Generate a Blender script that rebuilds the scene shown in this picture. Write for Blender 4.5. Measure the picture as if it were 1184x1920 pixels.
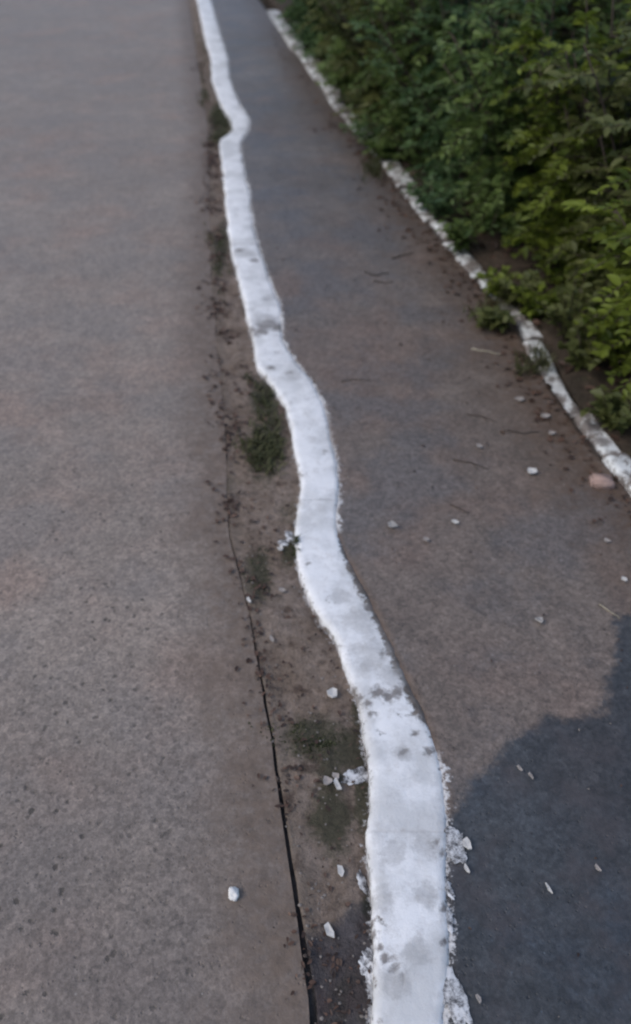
import bpy, bmesh, math, random
import numpy as np
from mathutils import Vector, Matrix, noise as mn

for o in list(bpy.data.objects):
    bpy.data.objects.remove(o, do_unlink=True)
scene = bpy.context.scene
COL = scene.collection
R = math.radians
random.seed(11)
rng = np.random.default_rng(11)

# ------------------------------------------------------------------ camera
FPX, HOR, CAMH = 1450.0, 1250.0, 1.5
PITCH = R(40.7636)
cam_d = bpy.data.cameras.new('camera')
cam = bpy.data.objects.new('camera', cam_d)
COL.objects.link(cam)
cam.location = (0, 0, CAMH)
cam.rotation_euler = (math.pi / 2 - PITCH, 0, 0)
cam_d.sensor_fit = 'VERTICAL'
cam_d.sensor_height = 24
cam_d.lens = 24 * FPX / 1920
cam_d.clip_start = 0.02
cam_d.clip_end = 1500
scene.camera = cam
cam_d.dof.use_dof = True
cam_d.dof.focus_distance = 1.4
cam_d.dof.aperture_fstop = 1.5

# ------------------------------------------------------------------ light (overcast evening)
SUN_EL, SUN_AZ = R(48), R(250)
world = bpy.data.worlds.new('World')
scene.world = world
world.use_nodes = True
wt = world.node_tree
bg = wt.nodes['Background']
sky = wt.nodes.new('ShaderNodeTexSky')
sky.sky_type = 'NISHITA'
sky.sun_disc = False
sky.sun_elevation = SUN_EL
sky.sun_rotation = SUN_AZ
sky.air_density = 1.0
sky.dust_density = 2.0
sky.ozone_density = 1.0
wt.links.new(sky.outputs[0], bg.inputs[0])
bg.inputs[1].default_value = 0.125
sl = bpy.data.lights.new('sun', 'SUN')
sl.energy = 0.6
sl.angle = R(35)
sl.color = (1.0, 0.96, 0.92)
so = bpy.data.objects.new('sun', sl)
COL.objects.link(so)
# direction towards the sun: azimuth measured clockwise from +Y
sd = Vector((math.sin(SUN_AZ) * math.cos(SUN_EL), math.cos(SUN_AZ) * math.cos(SUN_EL), math.sin(SUN_EL)))
so.rotation_euler = sd.to_track_quat('Z', 'Y').to_euler()
so.location = (0, 0, 30)
vs = scene.view_settings
vs.view_transform = 'Standard'
vs.look = 'None'
vs.gamma = 1
vs.use_curve_mapping = False
vs.exposure = 0.55
scene.cycles.filter_width = 2.2

# ------------------------------------------------------------------ helpers
def G(px, py, z=0.0):
    """point of the place seen at photo pixel (px,py), lying at height z"""
    u, v = px - 592.0, -(py - 960.0)
    d = (u, v * math.sin(PITCH) + FPX * math.cos(PITCH), v * math.cos(PITCH) - FPX * math.sin(PITCH))
    t = (z - CAMH) / d[2]
    return Vector((d[0] * t, d[1] * t, z))

def ppx(p):
    """photo pixels per metre at a point"""
    dep = p[1] * math.cos(PITCH) + (CAMH - p[2]) * math.sin(PITCH)
    return FPX / dep

def nz(x, y, z=0.0, s=1.0):
    return mn.noise(Vector((x * s, y * s, z)))

def tag(o, label=None, cat=None, group=None, kind=None):
    if label: o['label'] = label
    if cat: o['category'] = cat
    if group: o['group'] = group
    if kind: o['kind'] = kind
    return o

def link(name, me, mats=(), parent=None):
    for m in (mats if isinstance(mats, (list, tuple)) else [mats]):
        me.materials.append(m)
    o = bpy.data.objects.new(name, me)
    COL.objects.link(o)
    if parent: o.parent = parent
    return o

def mesh_of(name, V, F, smooth=True):
    me = bpy.data.meshes.new(name)
    me.from_pydata([tuple(v) for v in V], [], F)
    me.update()
    if smooth:
        me.polygons.foreach_set('use_smooth', [True] * len(me.polygons))
    return me

def fattr(me, name, vals):
    a = me.attributes.new(name, 'FLOAT', 'POINT')
    a.data.foreach_set('value', np.asarray(vals, dtype=np.float32))

def empty(name, loc, rz=0):
    o = bpy.data.objects.new(name, None)
    o.empty_display_size = 0.1
    COL.objects.link(o)
    o.location = loc
    o.rotation_euler = (0, 0, rz)
    return o

# ---- node material builder
class M:
    def __init__(s, name, rough=0.85, spec=0.3):
        s.m = bpy.data.materials.new(name)
        s.m.use_nodes = True
        s.t = s.m.node_tree
        s.b = s.t.nodes['Principled BSDF']
        s.b.inputs['Roughness'].default_value = rough
        s.b.inputs['Specular IOR Level'].default_value = spec
        tc = s.t.nodes.new('ShaderNodeTexCoord')
        s.obj = tc.outputs['Object']
    def new(s, k): return s.t.nodes.new(k)
    def ln(s, a, b): s.t.links.new(a, b)
    def noise(s, scale, det=4, rough=0.6, off=0, vec=None):
        n = s.new('ShaderNodeTexNoise')
        n.inputs['Scale'].default_value = scale
        n.inputs['Detail'].default_value = det
        n.inputs['Roughness'].default_value = rough
        v = vec or s.obj
        if off:
            a = s.new('ShaderNodeVectorMath'); a.operation = 'ADD'
            s.ln(v, a.inputs[0]); a.inputs[1].default_value = (off, off * 1.7, off * 0.3)
            v = a.outputs[0]
        s.ln(v, n.inputs['Vector'])
        return n.outputs['Fac']
    def voro(s, scale, out='Distance', rand=1.0):
        n = s.new('ShaderNodeTexVoronoi')
        n.inputs['Scale'].default_value = scale
        n.inputs['Randomness'].default_value = rand
        s.ln(s.obj, n.inputs['Vector'])
        return n.outputs[out]
    def ramp(s, f, a, b, lo=0.0, hi=1.0):
        n = s.new('ShaderNodeMapRange')
        n.interpolation_type = 'SMOOTHSTEP'
        n.inputs['From Min'].default_value = a
        n.inputs['From Max'].default_value = b
        n.inputs['To Min'].default_value = lo
        n.inputs['To Max'].default_value = hi
        s.ln(f, n.inputs['Value'])
        return n.outputs[0]
    def math(s, op, a, b=None):
        n = s.new('ShaderNodeMath'); n.operation = op
        for i, v in enumerate((a, b)):
            if v is None: continue
            if isinstance(v, (int, float)): n.inputs[i].default_value = v
            else: s.ln(v, n.inputs[i])
        return n.outputs[0]
    def mix(s, f, a, b, mode='MIX'):
        n = s.new('ShaderNodeMix'); n.data_type = 'RGBA'; n.blend_type = mode
        for i, v in ((0, f), (6, a), (7, b)):
            if isinstance(v, (int, float)): n.inputs[i].default_value = v
            elif isinstance(v, tuple): n.inputs[i].default_value = (*v, 1)
            else: s.ln(v, n.inputs[i])
        return n.outputs[2]
    def attr(s, name):
        n = s.new('ShaderNodeAttribute'); n.attribute_name = name
        return n.outputs['Fac']
    def grey(s, f, lo, hi):
        """multiplier colour from a factor"""
        n = s.new('ShaderNodeMapRange')
        n.inputs['To Min'].default_value = lo
        n.inputs['To Max'].default_value = hi
        n.inputs['From Min'].default_value = 0.25
        n.inputs['From Max'].default_value = 0.75
        n.clamp = True
        s.ln(f, n.inputs['Value'])
        return n.outputs[0]
    def mul(s, c, f):
        n = s.new('ShaderNodeVectorMath'); n.operation = 'SCALE'
        if isinstance(c, tuple): n.inputs[0].default_value = c
        else: s.ln(c, n.inputs[0])
        s.ln(f, n.inputs['Scale'])
        return n.outputs[0]
    def color(s, c):
        if isinstance(c, tuple): s.b.inputs['Base Color'].default_value = (*c, 1)
        else: s.ln(c, s.b.inputs['Base Color'])
        return s
    def bump(s, h, strength=0.5, dist=0.004):
        n = s.new('ShaderNodeBump')
        n.inputs['Strength'].default_value = strength
        n.inputs['Distance'].default_value = dist
        s.ln(h, n.inputs['Height'])
        s.ln(n.outputs[0], s.b.inputs['Normal'])
        return s

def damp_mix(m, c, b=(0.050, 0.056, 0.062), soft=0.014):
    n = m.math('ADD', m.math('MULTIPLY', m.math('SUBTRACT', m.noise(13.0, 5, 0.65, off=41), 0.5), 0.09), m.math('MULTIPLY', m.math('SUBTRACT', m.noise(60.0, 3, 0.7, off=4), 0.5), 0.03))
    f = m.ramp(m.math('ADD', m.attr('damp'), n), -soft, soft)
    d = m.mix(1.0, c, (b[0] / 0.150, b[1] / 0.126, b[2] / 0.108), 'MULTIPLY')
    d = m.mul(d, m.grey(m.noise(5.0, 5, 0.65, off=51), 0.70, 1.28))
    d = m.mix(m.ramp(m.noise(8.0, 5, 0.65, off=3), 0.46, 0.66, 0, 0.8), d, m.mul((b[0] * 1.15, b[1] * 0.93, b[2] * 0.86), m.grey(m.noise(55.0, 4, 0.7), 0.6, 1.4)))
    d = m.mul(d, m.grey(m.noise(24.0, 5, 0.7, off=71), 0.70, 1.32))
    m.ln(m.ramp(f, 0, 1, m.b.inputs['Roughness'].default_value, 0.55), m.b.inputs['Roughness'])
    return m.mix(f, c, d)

def paint_fringe(m, c, at, reach, seed):
    n1 = m.noise(34.0, 6, 0.75, off=seed)
    n2 = m.noise(110.0, 4, 0.7, off=seed + 2)
    d = m.math('ADD', m.attr(at), m.math('MULTIPLY', m.math('SUBTRACT', n1, 0.5), -reach * 3.0))
    d = m.math('ADD', d, m.math('MULTIPLY', m.math('SUBTRACT', n2, 0.5), -reach * 2.0))
    f = m.ramp(d, reach * 0.25, reach * 0.75, 0.9, 0)
    f = m.math('MULTIPLY', f, m.attr('fringe'))
    return m.mix(f, c, m.mul((0.62, 0.62, 0.62), m.grey(n2, 0.72, 1.1)))

def m_asphalt(name, base, dirt, pit_lo=0.10, w_attr=None, dirt_w=(0.02, 0.2), u_attr=None, uw=(0.0, 0.2), spec=0.35, rough=0.72, cloud=0.16, cool=(0.88, 0.91, 0.95)):
    m = M(name, rough, spec)
    c = m.mul(base, m.grey(m.noise(0.9, 3), 1 - cloud, 1 + cloud))
    warm = m.noise(2.3, 4, off=5)
    c = m.mix(m.ramp(warm, 0.42, 0.72), c, m.mul((base[0] * 1.1, base[1] * 0.99, base[2] * 0.95), m.grey(m.noise(4.0, 3), 0.9, 1.08)))
    c = m.mul(c, m.grey(m.noise(11.0, 5, 0.65, off=2), 0.80, 1.18))
    c = m.mix(m.ramp(m.noise(3.2, 5, 0.6, off=23), 0.44, 0.62, 0, 0.75), c, m.mul((base[0] * cool[0], base[1] * cool[1], base[2] * cool[2]), m.grey(m.noise(3.0, 2), 0.95, 1.05)))
    c = m.mix(m.ramp(m.noise(24.0, 6, 0.75, off=27), 0.54, 0.70, 0, 0.6), c, (base[0] * 0.62, base[1] * 0.60, base[2] * 0.60))
    # the road tone darkens towards the near end, broken up by noise
    dn = m.math('MULTIPLY', m.attr('dulled'), m.ramp(m.noise(7.0, 5, 0.7, off=29), 0.25, 0.6, 0.45, 1.0))
    c = m.mix(m.math('MULTIPLY', dn, 0.72), c, (base[0] * 0.55, base[1] * 0.56, base[2] * 0.6))
    c = m.mul(c, m.grey(m.noise(140.0, 3, 0.7), 0.66, 1.3))
    c = m.mul(c, m.grey(m.noise(62.0, 4, 0.75, off=14), 0.70, 1.28))
    vc = m.new('ShaderNodeTexVoronoi'); vc.inputs['Scale'].default_value = 105.0; m.ln(m.obj, vc.inputs['Vector'])
    sep = m.new('ShaderNodeSeparateColor'); m.ln(vc.outputs['Color'], sep.inputs[0])
    c = m.mul(c, m.ramp(sep.outputs[0], 0.0, 1.0, 0.85, 1.17))
    c = m.mul(c, m.ramp(m.noise(48.0, 6, 0.8, off=44), 0.36, 0.47, 0.80, 1.02))
    # eroded stone pits: only where a larger patch noise allows
    v = m.voro(36.0)
    allow = m.math('ADD', m.math('MULTIPLY', m.ramp(m.noise(2.6, 3, off=9), 0.45, 0.62), 0.5), m.attr('pits'))
    allow2 = m.ramp(m.noise(14.0, 2, off=3), 0.38, 0.52)
    v = m.math('ADD', v, m.math('MULTIPLY', m.math('SUBTRACT', m.noise(70.0, 4, 0.8, off=19), 0.5), 0.85))
    pit = m.math('MULTIPLY', m.ramp(v, pit_lo - 0.1, pit_lo + 0.10, 1, 0), m.math('MULTIPLY', allow, allow2))
    c = m.mix(m.math('MULTIPLY', pit, 0.85), c, (base[0] * 0.28, base[1] * 0.28, base[2] * 0.28))
    v2 = m.voro(95.0)
    pit2 = m.math('MULTIPLY', m.ramp(v2, 0.12, 0.3, 1, 0), m.ramp(m.noise(30.0, 2, off=7), 0.50, 0.62))
    c = m.mix(m.math('MULTIPLY', pit2, 0.55), c, (base[0] * 0.35, base[1] * 0.35, base[2] * 0.36))
    # pale grit stuck in the surface
    grit = m.math('MULTIPLY', m.ramp(m.voro(60.0), 0.05, 0.16, 1, 0), m.ramp(m.noise(22.0, 2, off=13), 0.56, 0.66))
    c = m.mix(m.math('MULTIPLY', grit, 0.5), c, (0.34, 0.32, 0.3))
    for at, (a, b) in ((w_attr, dirt_w), (u_attr, uw)):
        if not at: continue
        d = m.math('ADD', m.attr(at), m.math('MULTIPLY', m.math('SUBTRACT', m.noise(7.0, 5, 0.7, off=4), 0.5), b * 1.3))
        f = m.ramp(d, a, b, 1, 0)
        dc = m.mul(dirt, m.grey(m.noise(28.0, 5, 0.7), 0.62, 1.35))
        c = m.mix(m.math('MULTIPLY', f, m.ramp(m.noise(38.0, 4, 0.7, off=6), 0.3, 0.62, 0.45, 1.0)), c, dc)
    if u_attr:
        c = m.mix(m.math('MULTIPLY', m.attr('far'), 0.75), c, m.mix(1.0, c, (0.84, 0.97, 1.14), 'MULTIPLY'))  # bluish grazing sky sheen painted into the far pavement's colour
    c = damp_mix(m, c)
    if u_attr: c = paint_fringe(m, c, 'u', 0.026, 3)
    m.color(c)
    h = m.math('ADD', m.math('MULTIPLY', m.noise(120.0, 4, 0.7), 0.5), m.math('MULTIPLY', m.math('ADD', pit, pit2), -0.7))
    h = m.math('ADD', h, m.noise(14.0, 3))
    m.bump(h, 0.45, 0.006)
    return m.m

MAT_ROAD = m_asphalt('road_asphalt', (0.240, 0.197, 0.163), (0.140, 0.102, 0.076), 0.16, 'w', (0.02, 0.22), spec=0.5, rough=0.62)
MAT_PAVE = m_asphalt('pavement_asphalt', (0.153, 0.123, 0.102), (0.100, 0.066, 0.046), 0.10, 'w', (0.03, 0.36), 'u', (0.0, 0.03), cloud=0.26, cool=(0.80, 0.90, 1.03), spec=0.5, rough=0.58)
def m_dirt(name, a, b, dark, moss_dark=0.35):
    m = M(name, 0.95, 0.15)
    c = m.mix(m.ramp(m.noise(6.0, 5, 0.65), 0.38, 0.66), a, b)
    c = m.mul(c, m.grey(m.noise(45.0, 5, 0.75, off=2), 0.5, 1.45))
    c = m.mix(m.ramp(m.noise(22.0, 5, 0.7, off=61), 0.56, 0.70, 0, 0.6), c, dark)
    if name == 'verge_dirt':
        c = m.mix(m.ramp(m.math('ADD', m.attr('moss_dark'), m.math('MULTIPLY', m.math('SUBTRACT', m.noise(30.0, 5, 0.75, off=5), 0.5), 1.3)), 0.25, 0.7, 0, 0.9), c, m.mul((0.058, 0.055, 0.036), m.grey(m.noise(70.0, 4, 0.7), 0.6, 1.4)))  # one dark colour for moss and for the painted shade in kerb gaps
        e = m.ramp(m.math('ADD', m.attr('u'), m.math('MULTIPLY', m.math('SUBTRACT', m.noise(16.0, 5, 0.7, off=15), 0.5), 0.10)), 0.0, 0.045, 0.8, 0)
        c = m.mix(e, c, m.mul((0.17, 0.138, 0.113), m.grey(m.noise(90.0, 4, 0.7), 0.7, 1.3)))
    c = m.mix(m.ramp(m.noise(13.0, 5, 0.7, off=8), 0.54, 0.70, 0, 0.8), c, dark)
    c = m.mix(m.ramp(m.noise(3.4, 5, 0.7, off=17), 0.56, 0.70, 0, moss_dark), c, (0.055, 0.058, 0.028))
    grit = m.math('MULTIPLY', m.ramp(m.voro(75.0), 0.1, 0.24, 1, 0), m.ramp(m.noise(25.0, 2, off=13), 0.58, 0.68))
    c = m.mix(m.math('MULTIPLY', grit, 0.6), c, (0.27, 0.24, 0.21))
    if name == 'verge_dirt': c = paint_fringe(m, damp_mix(m, c, (0.056, 0.053, 0.056)), 'w', 0.022, 9)
    m.color(c)
    m.bump(m.math('ADD', m.noise(60.0, 5, 0.75), m.noise(14.0, 4)), 0.8, 0.012)
    return m.m
MAT_VERGE = m_dirt('verge_dirt', (0.228, 0.180, 0.147), (0.178, 0.134, 0.103), (0.066, 0.044, 0.034))
MAT_SOIL = m_dirt('hedge_soil', (0.062, 0.046, 0.034), (0.036, 0.028, 0.02), (0.02, 0.016, 0.012), 0.5)
MAT_CRACK = m_dirt('crack_soil', (0.10, 0.088, 0.080), (0.07, 0.062, 0.06), (0.035, 0.032, 0.03), 0.1)

def m_paint(name, paint, wear, edge, jw, jmin):
    m = M(name, 0.6, 0.3)
    conc = m.mul((0.16, 0.136, 0.118), m.grey(m.noise(40.0, 5, 0.7), 0.5, 1.5))
    p = m.mul(paint, m.grey(m.noise(7.0, 4), 0.92, 1.04))
    # where the coat is thin the grey concrete shows through as a veil
    thin = m.ramp(m.noise(15.0, 6, 0.75, off=31), 0.50, 0.70, 0, 0.6)
    p = m.mix(m.ramp(m.noise(5.5, 5, 0.65, off=33), 0.44, 0.62, 0, 0.75), p, (paint[0] * 0.66, paint[1] * 0.66, paint[2] * 0.65))
    p = m.mix(thin, p, (paint[0] * 0.62, paint[1] * 0.61, paint[2] * 0.60))
    p = m.mix(m.ramp(m.noise(38.0, 5, 0.75, off=37), 0.52, 0.70, 0, 0.6), p, (paint[0] * 0.66, paint[1] * 0.64, paint[2] * 0.62))
    n1 = m.noise(24.0, 6, 0.72, off=3)
    n2 = m.noise(75.0, 4, 0.7, off=5)
    nn = m.math('ADD', m.math('MULTIPLY', m.math('SUBTRACT', n1, 0.5), edge * 2.4), m.math('MULTIPLY', m.math('SUBTRACT', n2, 0.5), edge * 2.6))
    cover = m.ramp(m.math('ADD', m.attr('edge'), nn), -edge * 0.5, edge * 0.08)
    scuff = m.ramp(m.noise(13.0, 7, 0.75, off=21), wear, wear + 0.10, 1, 0)
    cover = m.math('MULTIPLY', cover, scuff)
    joint = m.math('ADD', m.attr('endd'), m.math('MULTIPLY', m.math('SUBTRACT', n1, 0.5), jw * 3))
    cover = m.math('MULTIPLY', cover, m.ramp(joint, 0.0, jw, jmin, 1))
    ch = m.math('ADD', m.attr('chip'), m.math('ADD', m.math('MULTIPLY', m.math('SUBTRACT', n1, 0.5), 1.7), m.math('MULTIPLY', m.math('SUBTRACT', n2, 0.5), 1.5)))
    ch = m.math('MULTIPLY', m.ramp(ch, 0.15, 0.75, 0, 0.85), m.ramp(m.attr('chip'), 0.0, 0.12))
    cover = m.math('MULTIPLY', cover, m.math('SUBTRACT', 1.0, ch))
    col = m.mix(cover, m.mix(ch, conc, m.mul((0.14, 0.122, 0.112), m.grey(n2, 0.3, 1.6))), p)
    col = m.mix(m.math('MULTIPLY', m.ramp(m.math('ADD', m.attr('smear'), m.math('MULTIPLY', m.math('SUBTRACT', m.noise(15.0, 7, 0.8, off=66), 0.5), 3.2)), 0.25, 0.95), 0.5), col, m.mul((0.36, 0.35, 0.34), m.grey(n2, 0.6, 1.3)))
    m.color(col)
    h = m.math('ADD', m.math('MULTIPLY', cover, 0.6), m.noise(60.0, 5, 0.75))
    h = m.math('ADD', h, m.noise(18.0, 4))
    m.bump(h, 0.45, 0.004)
    return m.m
MAT_KERB = m_paint('white_kerb_paint', (0.80, 0.80, 0.80), 0.61, 0.022, 0.005, 0.92)
MAT_KERB2 = m_paint('old_kerb_paint', (0.70, 0.71, 0.69), 0.455, 0.026, 0.02, 0.3)

def m_simple(name, c, var=0.25, scale=40, rough=0.8):
    m = M(name, rough, 0.3)
    m.color(m.mul(c, m.grey(m.noise(scale, 4, 0.7), 1 - var, 1 + var)))
    m.bump(m.noise(scale * 2, 4, 0.7), 0.4, 0.002)
    return m.m
MAT_CHIP = m_simple('dry_paint_chip', (0.54, 0.52, 0.49), 0.3)
def m_spill():
    m = M('paint_spill', 0.6, 0.3)
    m.color(m.mix(m.ramp(m.noise(44.0, 6, 0.8), 0.40, 0.58), (0.085, 0.083, 0.085), m.mul((0.66, 0.66, 0.66), m.grey(m.noise(60.0, 4), 0.7, 1.15))))
    m.bump(m.noise(90.0, 4, 0.7), 0.5, 0.002)
    return m.m
MAT_SPILL = m_spill()
MAT_PAPER = m_simple('dusty_paint_chip', (0.32, 0.285, 0.26), 0.3)
MAT_STONE = m_simple('grey_stone', (0.33, 0.31, 0.29), 0.3)
MAT_GRIT = m_simple('dull_grit', (0.20, 0.175, 0.155), 0.4)
MAT_WSTONE = m_simple('white_splashed_stone', (0.72, 0.70, 0.67), 0.25, 25)
MAT_PINK = m_simple('brick_pink', (0.36, 0.25, 0.21), 0.25, 30)
MAT_TWIG_CRACK = m_simple('dark_twig_and_crack', (0.065, 0.050, 0.042), 0.3)
MAT_DRY = m_simple('dry_stalk', (0.34, 0.30, 0.22), 0.25)

def m_leaf(name, dark, light, transl=0.4):
    m = M(name, 0.5, 0.35)
    a = m.attr('tint')
    c = m.mix(a, dark, light)
    c = m.mul(c, m.grey(m.noise(30.0, 2), 0.85, 1.15))
    m.color(c)
    tr = m.new('ShaderNodeBsdfTranslucent')
    m.ln(m.mul(c, m.math('ADD', 1.3, 0.0)), tr.inputs['Color'])
    mx = m.new('ShaderNodeMixShader')
    mx.inputs[0].default_value = transl
    m.ln(m.b.outputs[0], mx.inputs[1]); m.ln(tr.outputs[0], mx.inputs[2])
    out = m.t.nodes['Material Output']
    m.ln(mx.outputs[0], out.inputs['Surface'])
    return m.m
LEAF = {
    'mid': m_leaf('leaf_mid_green', (0.055, 0.092, 0.028), (0.165, 0.230, 0.066)),
    'teal': m_leaf('leaf_blue_green', (0.050, 0.098, 0.042), (0.145, 0.225, 0.090)),
    'yellow': m_leaf('leaf_yellow_green', (0.062, 0.090, 0.014), (0.215, 0.265, 0.040)),
    'olive': m_leaf('leaf_olive_brown', (0.068, 0.084, 0.028), (0.160, 0.175, 0.058)),
}
MAT_GRASS = m_leaf('grass_blade', (0.040, 0.046, 0.018), (0.125, 0.125, 0.050))
MAT_LITTER = m_leaf('dead_leaf', (0.038, 0.024, 0.018), (0.15, 0.085, 0.058), 0.1)
MAT_BARK = m_simple('shrub_bark', (0.06, 0.045, 0.035), 0.3)

# ------------------------------------------------------------------ lines of the place
ZK, ZP, ZR = 0.020, 0.016, 0.034          # kerb top, pavement, garden kerb top
KP = [(0,370,395),(70,385,415),(105,395,427),(148,398,431),(190,412,448),(222,431,468),(243,436,468),(264,411,452),
      (317,418,458),(359,422,469),(422,427,475),(474,435,490),(524,448,507),(567,460,526),(596,464,529),(638,475,531),
      (685,482,562),(714,507,587),(757,536,610),(799,545,619),(841,553,628),(904,566,636),(963,556,634),(1006,553,636),
      (1027,555,645),(1069,561,668),(1132,586,702),(1196,631,732),(1259,652,760),(1293,664,776),(1322,675,792),(1386,684,815),
      (1450,694,833),(1510,696,840),(1566,687,840),(1635,690,838),(1682,699,839),(1752,703,843),(1798,700,845),(1844,697,843),(1914,695,836)]
RP = [(22,502,528),(85,545,575),(125,575,606),(170,606,636),(245,664,700),(300,716,752),(370,766,806),(435,820,858),(490,868,908),
      (540,910,950),(600,962,1002),(640,985,1030),(720,1030,1074),(790,1078,1126),(845,1122,1174),(895,1164,1220)]
JP = [(0,352),(150,376),(250,392),(400,392),(520,398),(650,408),(760,420),(850,424),(1000,430),(1150,470),(1300,496),(1450,520),(1620,546),(1750,566),(1900,592)]

def curve(pts):
    pts = sorted(pts, key=lambda p: p[1])
    ys = [p[1] for p in pts]; xs = [p[0] for p in pts]
    sl_hi = (xs[-1] - xs[-3]) / (ys[-1] - ys[-3])
    sl_hi = max(-0.2, min(-0.12, sl_hi))
    def f(y):
        if y > ys[-1]: return xs[-1] + sl_hi * (y - ys[-1])
        if y < ys[0]: return xs[0]
        return float(np.interp(y, ys, xs))
    return f
KL = curve([G(l, y, ZK) for y, l, r in KP])
KR = curve([G(r, y, ZK) for y, l, r in KP])
RL = curve([G(l, y, ZR) for y, l, r in RP])
RR_ = curve([G(r, y, ZR) for y, l, r in RP])
def extend_near(f, y0, slope):
    return lambda y: f(y) if y >= y0 else f(y0) + slope * (y - y0)
y0r = min(G(l, y, ZR)[1] for y, l, r in RP)
RL = extend_near(RL, y0r, -0.22); RR_ = extend_near(RR_, y0r, -0.22)
J = curve([G(x, y, 0) for y, x in JP])

YS = np.concatenate([np.arange(-4, 0.3, 0.25), np.arange(0.3, 4, 0.04), np.arange(4, 13, 0.12), np.arange(13, 70, 1.5)])

MOSS_SHADE = [(585,1385,62,42),(500,835,36,62),(495,745,26,40),(622,1530,40,60),(480,1080,30,50),(410,222,24,40),(683,1490,20,70),(692,1690,16,30),(676,1325,18,40),(545,1035,18,30),(620,1450,34,26),(410,470,18,60),(470,1520,26,60),(500,1720,30,110),(650,1400,40,30)]  # moss patches; the slim spots beside the kerb paint its shadowed gaps dark
MOSS_SHADE_W = []
for _x, _y, _rx, _ry in MOSS_SHADE:
    _p = G(_x, _y, 0); _s = ppx(_p)
    MOSS_SHADE_W.append((_p[0], _p[1], _rx / _s, _ry / (_s * math.sin(math.atan2(CAMH, _p[1])))))
def moss_shade_at(x, y):
    v = 0.0
    for cx, cy, rx, ry in MOSS_SHADE_W:
        d2 = ((x - cx) / rx) ** 2 + ((y - cy) / ry) ** 2
        if d2 < 6: v = max(v, math.exp(-d2 * 0.8))
    return v
def strip(name, fl, fr, zf, nu, mat, kind, ys=YS, skirt=0.06, power=1.0, damp=None, pits=None):
    V, F, U, Wd = [], [], [], []
    us = [(k / (nu - 1)) for k in range(nu)]
    us = [1 - (1 - u) ** power for u in us]
    cols = nu + 2
    for y in ys:
        a, b = fl(y), fr(y)
        row = [(a, y, zf(a, y) - skirt)] + [(a + (b - a) * u, y, zf(a + (b - a) * u, y)) for u in us] + [(b, y, zf(b, y) - skirt)]
        V += row
        U += [p[0] - a for p in row]; Wd += [b - p[0] for p in row]
    for i in range(len(ys) - 1):
        for j in range(cols - 1):
            p = i * cols + j
            F.append((p, p + 1, p + cols + 1, p + cols))
    me = mesh_of(name, V, F)
    fattr(me, 'u', U); fattr(me, 'w', Wd)
    fattr(me, 'damp', [damp(v[0], v[1]) if damp else -0.3 for v in V])
    def fringe(x, y):
        if name == 'pavement' and 0.93 < y < 1.65: return 0.0
        return 1.0 if nz(y * 2.2, 8.8) > -0.25 else 0.4
    if name in ('verge', 'pavement'): fattr(me, 'fringe', [fringe(v[0], v[1]) for v in V])
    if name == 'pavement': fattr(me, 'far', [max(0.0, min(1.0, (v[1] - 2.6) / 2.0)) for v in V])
    if name == 'verge':
        fattr(me, 'moss_dark', [moss_shade_at(v[0], v[1]) for v in V])
    fattr(me, 'dulled', [max(0.0, min(1.0, (1.25 - v[1]) / 0.8)) if pits else 0.0 for v in V])
    fattr(me, 'pits', [pits(v[0], v[1]) if pits else 0.0 for v in V])
    o = link(name, me, mat)
    tag(o, kind=kind)
    return o

# outlines of the dark damp stains (world x,y)
def poly(pts, z): return [G(x, y, z).to_2d() for x, y in pts]
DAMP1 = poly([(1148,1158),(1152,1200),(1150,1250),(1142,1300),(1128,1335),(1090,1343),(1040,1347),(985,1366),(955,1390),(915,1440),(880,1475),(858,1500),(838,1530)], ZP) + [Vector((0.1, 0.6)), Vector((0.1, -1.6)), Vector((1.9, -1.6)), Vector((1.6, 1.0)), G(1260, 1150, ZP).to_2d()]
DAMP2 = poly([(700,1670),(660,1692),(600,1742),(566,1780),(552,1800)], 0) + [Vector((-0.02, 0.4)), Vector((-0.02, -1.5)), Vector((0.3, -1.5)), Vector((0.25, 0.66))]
def sdist(P, x, y):
    p = Vector((x, y)); best = 9.0; ins = False
    for a, b in zip(P, P[1:] + P[:1]):
        ab = b - a; t = max(0, min(1, (p - a).dot(ab) / ab.length_squared))
        best = min(best, (p - a - ab * t).length)
        if (a.y > y) != (b.y > y) and x < (b.x - a.x) * (y - a.y) / (b.y - a.y) + a.x: ins = not ins
    return best if ins else -best
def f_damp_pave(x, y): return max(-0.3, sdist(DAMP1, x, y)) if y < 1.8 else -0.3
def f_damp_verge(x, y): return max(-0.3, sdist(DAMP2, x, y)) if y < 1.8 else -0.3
def f_blotch_road(x, y): return -0.05 - 0.02 * math.hypot((x + 4.6) / 0.9, (y - 11) / 1.6) if y > 6 else -0.3  # faint dark blotch at the far left of the road
def f_pits(x, y):
    a = max(0.0, min(1.0, (2.6 - y) / 1.3)) * max(0.0, min(1.0, (-0.12 - x) / 0.5 + 0.25))
    return a

def crack_w(y):
    # open seam between road and verge: wide near the viewer, closing at about 1.7 m
    return max(0.001, 0.003 + 0.017 * max(0.0, (1.35 - y) / 1.35) ** 1.3 + 0.003 * nz(y * 9, 3)) if y < 1.75 else 0.001

ground = mesh_of('ground', [(-300, -300, -0.075), (300, -300, -0.075), (300, 300, -0.075), (-300, 300, -0.075)], [(0, 1, 2, 3)])
tag(link('ground', ground, MAT_SOIL), kind='structure')

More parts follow.
